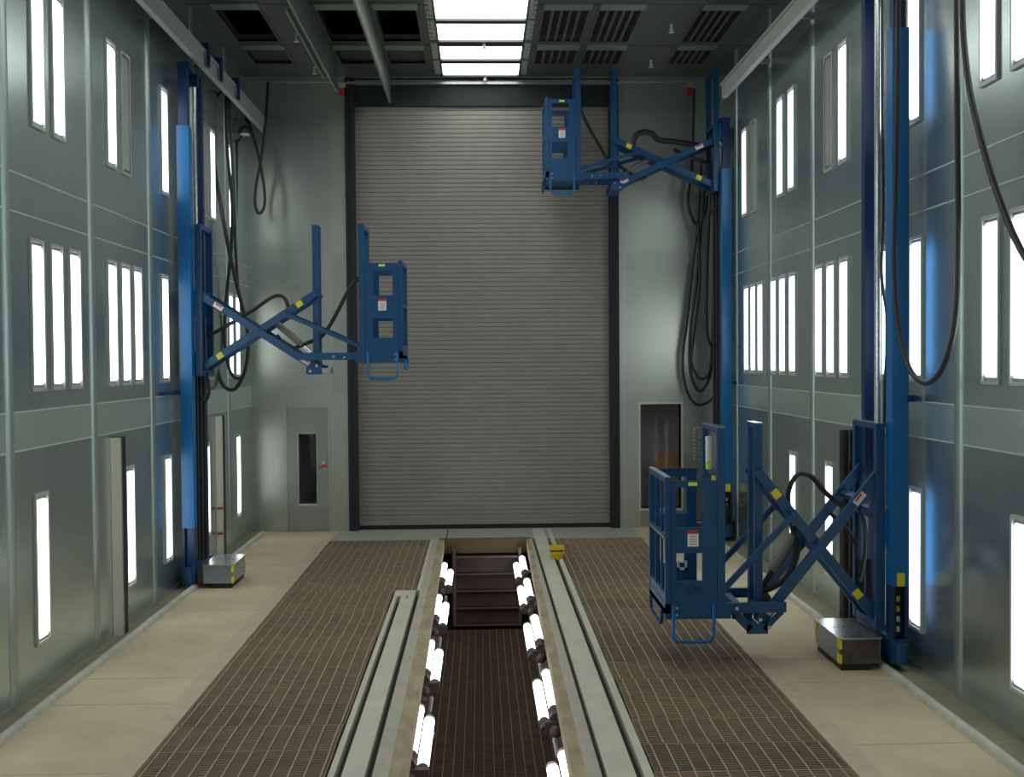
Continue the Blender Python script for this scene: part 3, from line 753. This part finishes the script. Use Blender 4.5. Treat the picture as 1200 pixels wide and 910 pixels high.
    def gate(v, near):
        u0, u1 = e + .44, e + .85; z0, z1 = zc + .19, zc + 1.29
        wins = [(u0 + .055, u0 + .055 + .24, z0 + .70, z0 + 1.05), (u0 + .055 + .01, u0 + .055 + .24, z0 + .19, z0 + .43)]
        if side < 0: wins = [(u0 + .09, u0 + .34, z0 + .70, z0 + 1.01), (u0 + .08, u0 + .34, z0 + .17, z0 + .41)]
        else: wins = [(u0 + .10, u0 + .36, z0 + .68, z0 + 1.04), (u0 + .12, u0 + .36, z0 + .20, z0 + .45)]
        g = MB(); us = sorted({u0, u1, *[q for w in wins for q in w[:2]]}); zs = sorted({z0, z1, *[q for w in wins for q in w[2:]]})
        for a, b in zip(us, us[1:]):
            for c_, d_ in zip(zs, zs[1:]):
                if any(w[0] <= a and b <= w[1] and w[2] <= c_ and d_ <= w[3] for w in wins): continue
                B(g, a, b, v, v + .03, c_, d_, 'blue_frame')
        for w in wins:   # folded edges of the openings
            B(g, w[0] - .012, w[0], v + .03, v + .055, w[2], w[3], 'blue_frame'); B(g, w[1], w[1] + .012, v + .03, v + .055, w[2], w[3], 'blue_frame')
        o = g.build('gate', root)
        if near:
            m = MB(); B(m, u0 + .16, u0 + .26, v - .003, v - .001, z0 + .51, z0 + .655, 'white'); B(m, u0 + .16, u0 + .26, v - .005, v - .003, z0 + .625, z0 + .655, 'red')
            for k in range(4): B(m, u0 + .18, u0 + .24, v - .004, v - .003, z0 + .53 + k * .022, z0 + .536 + k * .022, 'cylinder_grey')
            m.build('notice', o, label='white notice with a red header')
            m = MB(); B(m, u0 + .17, u0 + .25, v - .003, v - .001, z1 - .045, z1 - .015, 'sticker_green'); m.build('sticker', o, label='yellow green sticker')
        return o
    g1 = gate(.06, True); g2 = gate(.96, False)
    if side > 0 and zc < 1:
        # pale U shaped mark on the far gate, and the plate lettering below the window
        m = MB(); ux, wz = e + .61, zc + .32
        B(m, ux, ux + .025, .952, .958, wz, wz + .09, 'white'); B(m, ux - .075, ux - .05, .952, .958, wz, wz + .09, 'white'); B(m, ux - .075, ux + .025, .952, .958, wz, wz + .025, 'white')
        m.build('mark', g2, label='white U shaped mark')
    cm = MB()
    for v in (.06, .68): B(cm, c0, c0 + .07, v, v + .06, zc + .05, zc + 1.76, 'blue_frame')
    B(cm, c0, c0 + .07, .12, .68, zc + 1.72, zc + 1.76, 'blue_frame'); B(cm, c0 + .02, c0 + .05, .12, .68, zc + .6, zc + .66, 'blue_frame')
    mast = cm.build('cage_mast', root)
    m = MB(); B(m, c0, c0 + .07, .06, .74, zc + 1.76, zc + 1.77, 'silver' if side > 0 and zc < 1 else 'blue_frame'); m.build('top_cap', mast)
    # outer side guard
    sg = MB()
    for v in (.05, .955): B(sg, c1 - .045, c1, v, v + .045, zc + .1, zc + 1.32, 'blue_frame')
    for v in (.34, .66): B(sg, c1 - .03, c1 - .01, v, v + .025, zc + .1, zc + 1.3, 'blue_frame')
    B(sg, c1 - .045, c1, .095, .955, zc + 1.27, zc + 1.32, 'blue_frame'); B(sg, c1 - .035, c1 - .005, .095, .955, zc + .75, zc + .80, 'blue_frame'); B(sg, c1 - .035, c1 - .005, .095, .955, zc + .15, zc + .27, 'blue_frame')
    gd = sg.build('side_guard', root)
    B(MB(), c0 + .07, c1 - .045, .97, 1.0, zc + 1.27, zc + 1.31, 'blue_dark').build('far_rail', root)
    if side > 0 and zc < 1:
        m = MB(); B(m, c1 - .05, c1 + .002, .05, 1.0, zc + 1.32, zc + 1.328, 'silver'); B(m, c1, c1 + .003, .1, .95, zc + .76, zc + .79, 'silver'); m.build('worn_edge', gd, label='pale worn edge')
    st_ = MB(); u0, u1 = e + .47, e + .83
    st_.tube(smooth([(X(u0), Y0 + .04, zc + .18), (X(u0), Y0 + .04, zc - .08), (X(u0 + .02), Y0 + .04, zc - .13), (X(u0 + .06), Y0 + .04, zc - .15), (X(u1 - .06), Y0 + .04, zc - .15), (X(u1 - .02), Y0 + .04, zc - .13), (X(u1), Y0 + .04, zc - .08), (X(u1), Y0 + .04, zc + .18)], 4), .016, 'blue', 8)
    st_.build('step', root)
    st_ = MB()
    st_.tube(smooth([(X(c1 + .01), Y0 + .2, zc + .1), (X(c1 + .01), Y0 + .22, zc + .0), (X(c1 + .01), Y0 + .3, zc - .03), (X(c1 + .01), Y0 + .75, zc - .03), (X(c1 + .01), Y0 + .83, zc + .0), (X(c1 + .01), Y0 + .85, zc + .1)], 4), .016, 'blue_dark' if side > 0 else 'blue', 8)
    st_.build('step', root)
    # hydraulic cylinder and hoses between the arms
    p0, p1 = (mid[0] + s * .14, mid[1] + .10), (s - .07, zc + .26 if zc < 1 else zc + .18)
    m = MB(); q = lerp(p0, p1, .72); m.cyl((X(p0[0]), Y0 + .43, p0[1]), (X(q[0]), Y0 + .43, q[1]), .042, 'cylinder_grey', 14); m.cyl((X(q[0]), Y0 + .43, q[1]), (X(p1[0]), Y0 + .43, p1[1]), .025, 'chrome' if zc > 1 else 'black', 12); m.build('hydraulic_ram', root, label='grey hydraulic ram')
    hs = MB(); h0 = zc + dz * .45
    if zc < 1:
        hs.tube(smooth([(X(.25), Y0 + .45, zc + 1.0), (X(.40), Y0 + .45, zc + 1.12), (X(.55), Y0 + .42, zc + 1.28), (X(.68), Y0 + .42, zc + 1.29), (X(.76), Y0 + .42, zc + 1.12), (X(.74), Y0 + .42, zc + .9)]), .024, 'rubber')
    elif side < 0:
        hs.tube(smooth([(X(.02), Y0 + .5, zc + .40), (X(.25), Y0 + .46, zc + .52), (X(.6), Y0 + .43, zc + .72), (X(.88), Y0 + .42, zc + .90), (X(1.02), Y0 + .42, zc + .88), (X(1.08), Y0 + .42, zc + .70)]), .024, 'rubber')
    else:
        hs.tube(smooth([(X(.02), Y0 + .5, zc + .62), (X(.3), Y0 + .46, zc + .67), (X(.6), Y0 + .43, zc + .71), (X(.85), Y0 + .42, zc + .74), (X(.95), Y0 + .42, zc + .83), (X(1.08), Y0 + .42, zc + .86), (X(1.21), Y0 + .42, zc + .80), (X(1.27), Y0 + .42, zc + .62)]), .045, 'rubber', 10)
        hs.tube(smooth([(X(.02), Y0 + .54, zc + .40), (X(.3), Y0 + .5, zc + .46), (X(.6), Y0 + .47, zc + .60)]), .03, 'rubber')
    hs.build('arm_hose', root)
    hs = MB()
    if zc < 1:
        hs.tube(smooth([(X(.72), Y0 + .42, zc + .82), (X(.68), Y0 + .40, zc + .60), (X(.78), Y0 + .38, zc + .36), (X(.95), Y0 + .40, zc + .24), (X(s), Y0 + .42, zc + .24)]), .03, 'rubber', 10)
        hs.ball((X(s - .07), Y0 + .40, zc + .14), .075, 'rubber', sy=.8)
        hs.tube(smooth([(X(.05), Y0 + .62, zc + 1.0), (X(.0), Y0 + .55, zc + .8), (X(.03), Y0 + .45, zc + .55), (X(.10), Y0 + .4, zc + .3)]), .02, 'rubber')
        hs.tube(smooth([(X(.3), Y0 + .6, zc + .9), (X(.12), Y0 + .58, zc + .72), (X(.04), Y0 + .56, zc + .45), (X(.02), Y0 + .55, zc + .1)]), .02, 'rubber')
    else:
        hs.tube(smooth([(X(mid[0] + .2), Y0 + .42, mid[1] - .05), (X(mid[0] + .35), Y0 + .42, mid[1] - .22), (X(s - .1), Y0 + .42, zc + .32), (X(s + .08), Y0 + .44, zc + .42), (X(s + .25), Y0 + .46, zc + .70), (X(s + .42), Y0 + .5, zc + 1.02), (X(c0 + .04), Y0 + .5, zc + 1.2 if side < 0 else zc + 1.38)]), .025, 'rubber')
    hs.build('cage_hose', root)
    if zc > 1:
        hs = MB(); hs.tube(smooth([(X(.06), Y0 + .3, zc - .05), (X(.08), Y0 + .3, zc - .3), (X(.03), Y0 + .3, zc - .42), (X(-.02), Y0 + .3, zc - .35)]), .018, 'rubber'); hs.build('loose_hose', root)
    return root, X

lL, _ = lift(-1, -3.50, 13.80, 2.74, 1.43, .57, 'blue scissor lift on the left wall with its cage raised to mid height')
lN, _ = lift(1, 3.61, 9.77, .43, 1.07, .36, 'blue scissor lift nearest the camera with its cage low over the grating')
lF, _ = lift(1, 3.67, 16.95, 5.50, 1.55, .55, 'blue scissor lift raised near the ceiling in front of the rolling door')

# extras on the nearest lift: control box with coiled cable on the cage mast
s_ = 1.07; X_ = lambda u: 3.61 - u
m = MB(); m.box(X_(s_ + .38), X_(s_ + .395), 9.77 + .14, 9.77 + .66, .43 + 1.30, .43 + 1.70, 'silver')
m.build('control_panel', lN)
m = MB(); m.cyl((X_(s_ + .44), 9.77 + .38, .43 + 1.42), (X_(s_ + .44), 9.77 + .38, .43 + 1.66), .03, 'white', 12); m.box(X_(s_ + .46), X_(s_ + .43), 9.77 + .34, 9.77 + .42, .43 + 1.36, .43 + 1.44, 'sticker_green'); m.build('pendant_control', lN)
pts = [(X_(s_ + .47) + .025 * math.cos(k * .8), 9.77 + .80 + .025 * math.sin(k * .8), .43 + 1.72 - k * .0045) for k in range(72)]
MB().tube(pts, .007, 'cylinder_grey', 6).build('coiled_cable', lN)
# lettering pressed into the gate plate
def text(s, name, size, loc, rot, m, parent, depth=.002):
    cu = bpy.data.curves.new(name, 'FONT'); cu.body = s; cu.size = size; cu.align_x = 'CENTER'; cu.extrude = depth
    tmp = bpy.data.objects.new(name + '_src', cu); COL.objects.link(tmp)
    bpy.context.view_layer.update()
    me = bpy.data.meshes.new_from_object(tmp.evaluated_get(bpy.context.evaluated_depsgraph_get()))
    bpy.data.objects.remove(tmp); bpy.data.curves.remove(cu)
    me.materials.clear(); me.materials.append(MATS[m])
    o = bpy.data.objects.new(name, me); COL.objects.link(o)
    w = Vector(parent['_w']); o.parent = parent; o.location = Vector(loc) - w; o.rotation_euler = rot
    return o
for l, xc, yy, zz in ((lN, 3.61 - (1.07 + .64), 9.77 + .058, .43 + .27),):
    g = [c for c in l.children if c.name.startswith('gate')][0]
    text('UPI', 'lettering', .10, (xc, yy, zz), (math.radians(90), 0, 0), 'blue_dark', g)
# hydraulic pump at the foot of the lift near the end wall
m = MB(); m.cyl((3.62, 17.2, .32), (3.62, 17.2, 1.15), .09, 'black', 14); m.ball((3.66, 16.78, .46), .13, 'black', sz=1.3); m.box(3.58, 3.70, 17.10, 17.11, .92, 1.0, 'yellow')
m.tube(smooth([(3.5, 17.1, .6), (3.4, 17.0, .35), (3.3, 17.0, .32)]), .025, 'rubber'); m.build('pump', lF)

# ------------------------------------------------------------------ hanging hoses and trolleys
def px(Y, x, y):
    """point at distance Y in the room that a sighting at (x, y) in the 1200x910 survey photo meets"""
    d = right * (x - 600) + upw * (455 - y) + fwd * FPX
    return Vector((0, 0, H)) + d * (Y / d.y)
def pxX(Xp, x, y):
    d = right * (x - 600) + upw * (455 - y) + fwd * FPX
    return Vector((0, 0, H)) + d * (Xp / d.x)
def hose(pts, r, label, m='rubber'):
    o = MB().tube(smooth(pts), r, m, 8).build('hanging_hose', origin=tuple(pts[0])); return tag(o, label, 'hose', 'black supply hoses hanging from the rails')
Yh = 16.2
hose([px(Yh, x, y) for x, y in ((241, 93), (246, 150), (253, 205), (263, 265), (272, 310), (282, 352), (290, 390), (288, 430), (276, 455), (262, 452), (254, 432))], .028, 'long black hose loop behind the left lift, hanging lowest')
hose([px(Yh + .3, x, y) for x, y in ((265, 112), (266, 170), (272, 240), (271, 290), (266, 340), (263, 395), (268, 430), (277, 443), (286, 436), (291, 410))], .024, 'black hose loop behind the left lift with the rounded inner bend')
hose([px(Yh + .2, x, y) for x, y in ((248, 205), (249, 165), (252, 122), (260, 107), (268, 113), (270, 150), (274, 230), (276, 290), (279, 340))], .022, 'black hose arching up under the left overhead rail')
hose([px(17.9, x, y) for x, y in ((314, 96), (312, 135), (307, 180), (300, 218), (299, 240), (304, 250), (310, 240), (309, 215), (302, 178), (293, 148), (287, 138))], .024, 'black hose tied in a long loop in the left back corner')
hose([px(17.6, x, y) for x, y in ((284, 158), (280, 166), (278, 170), (277, 250), (276, 300))], .02, 'thin black hose dropping from the last bracket on the left rail')
Yr = 18.1
hose([px(Yr, x, y) for x, y in ((813, 105), (812, 150), (810, 200), (806, 235), (812, 258), (818, 262), (826, 250), (829, 225), (830, 180))], .028, 'short black hose loop under the strobe in the right back corner')
hose([px(Yr + .1, x, y) for x, y in ((822, 190), (818, 260), (811, 320), (806, 370), (800, 420), (804, 455), (815, 473), (828, 472), (838, 464))], .022, 'black hose loop by the right back corner, hanging lowest of the bunch')
hose([px(Yr - .1, x, y) for x, y in ((828, 190), (822, 260), (816, 330), (809, 390), (809, 435), (818, 457), (828, 450), (834, 425), (836, 360), (838, 250))], .026, 'black hose loop by the right back corner, middle of the bunch')
hose([px(Yr - .2, x, y) for x, y in ((834, 190), (829, 300), (828, 380), (832, 403), (840, 406), (848, 402))], .026, 'short black hose loop by the right back corner, ending at the mast')
hose([px(Yr - .15, x, y) for x, y in ((818, 262), (820, 330), (812, 400), (810, 425), (820, 443), (831, 436), (835, 400))], .024, 'black hose loop by the right back corner, innermost of the bunch')
Xh = 3.655
hose([pxX(Xh, x, y) for x, y in ((1119, -130), (1121, 0), (1122, 150), (1123, 300), (1119, 380), (1105, 430), (1086, 449), (1066, 432), (1053, 385), (1048, 310), (1050, 200), (1052, 60), (1053, -130))], .023, 'big black hose loop hanging beside the nearest right lift')
hose([pxX(Xh, x, y) for x, y in ((1135, -130), (1128, 0), (1134, 90), (1150, 165), (1170, 230), (1195, 290), (1225, 330), (1262, 340), (1300, 300), (1318, 150), (1322, -130))], .024, 'black hose sweeping off past the right edge of the photo')
hose([pxX(3.70, x, y) for x, y in ((1034, -60), (1034, 100), (1035, 250), (1033, 320), (1040, 380), (1037, 450), (1036, 500))], .016, 'thin black cable running down the nearest right lift mast')
for i, y in enumerate((14.25, 14.95, 16.0)):
    o = thing('hose_trolley', (-3.5, y, 6.6), 'small blue hose trolley on the left overhead rail, %s from the lift mast' % ORD[i + 1], 'trolley', 'hose trolleys on the left rail')
    MB().box(-3.57, -3.405, y, y + .12, 6.775, 6.86, 'blue_dark').build('carriage', o); MB().box(-3.435, -3.405, y + .02, y + .10, 6.55, 6.775, 'blue_dark').build('hanger', o)
o = thing('hose_saddle', (-3.44, 17.5, 6.5), 'black hose saddle with a white underside below the left overhead rail', 'bracket')
c_ = px(17.6, 287, 137); c_.z = 6.42
q = MB(); q.tube([c_ + Vector((-.09, 0, -.02)), c_ + Vector((-.06, 0, .05)), c_ + Vector((0, 0, .08)), c_ + Vector((.06, 0, .05)), c_ + Vector((.09, 0, -.02))], .03, 'black', 8); q.build('saddle', o)
MB().box(c_.x - .06, c_.x + .06, c_.y - .05, c_.y + .05, c_.z - .06, c_.z - .03, 'white').build('pad', o)

# ------------------------------------------------------------------ world, view
w = bpy.data.worlds.new('world'); w.use_nodes = True; w.node_tree.nodes['Background'].inputs[0].default_value = (0, 0, 0, 1); SC.world = w
SC.view_settings.view_transform = 'Standard'; SC.view_settings.look = 'None'; SC.view_settings.gamma = 1.0; SC.view_settings.exposure = -.95
SC.view_settings.use_curve_mapping = False
for o in bpy.data.objects:
    if '_w' in o: del o['_w']
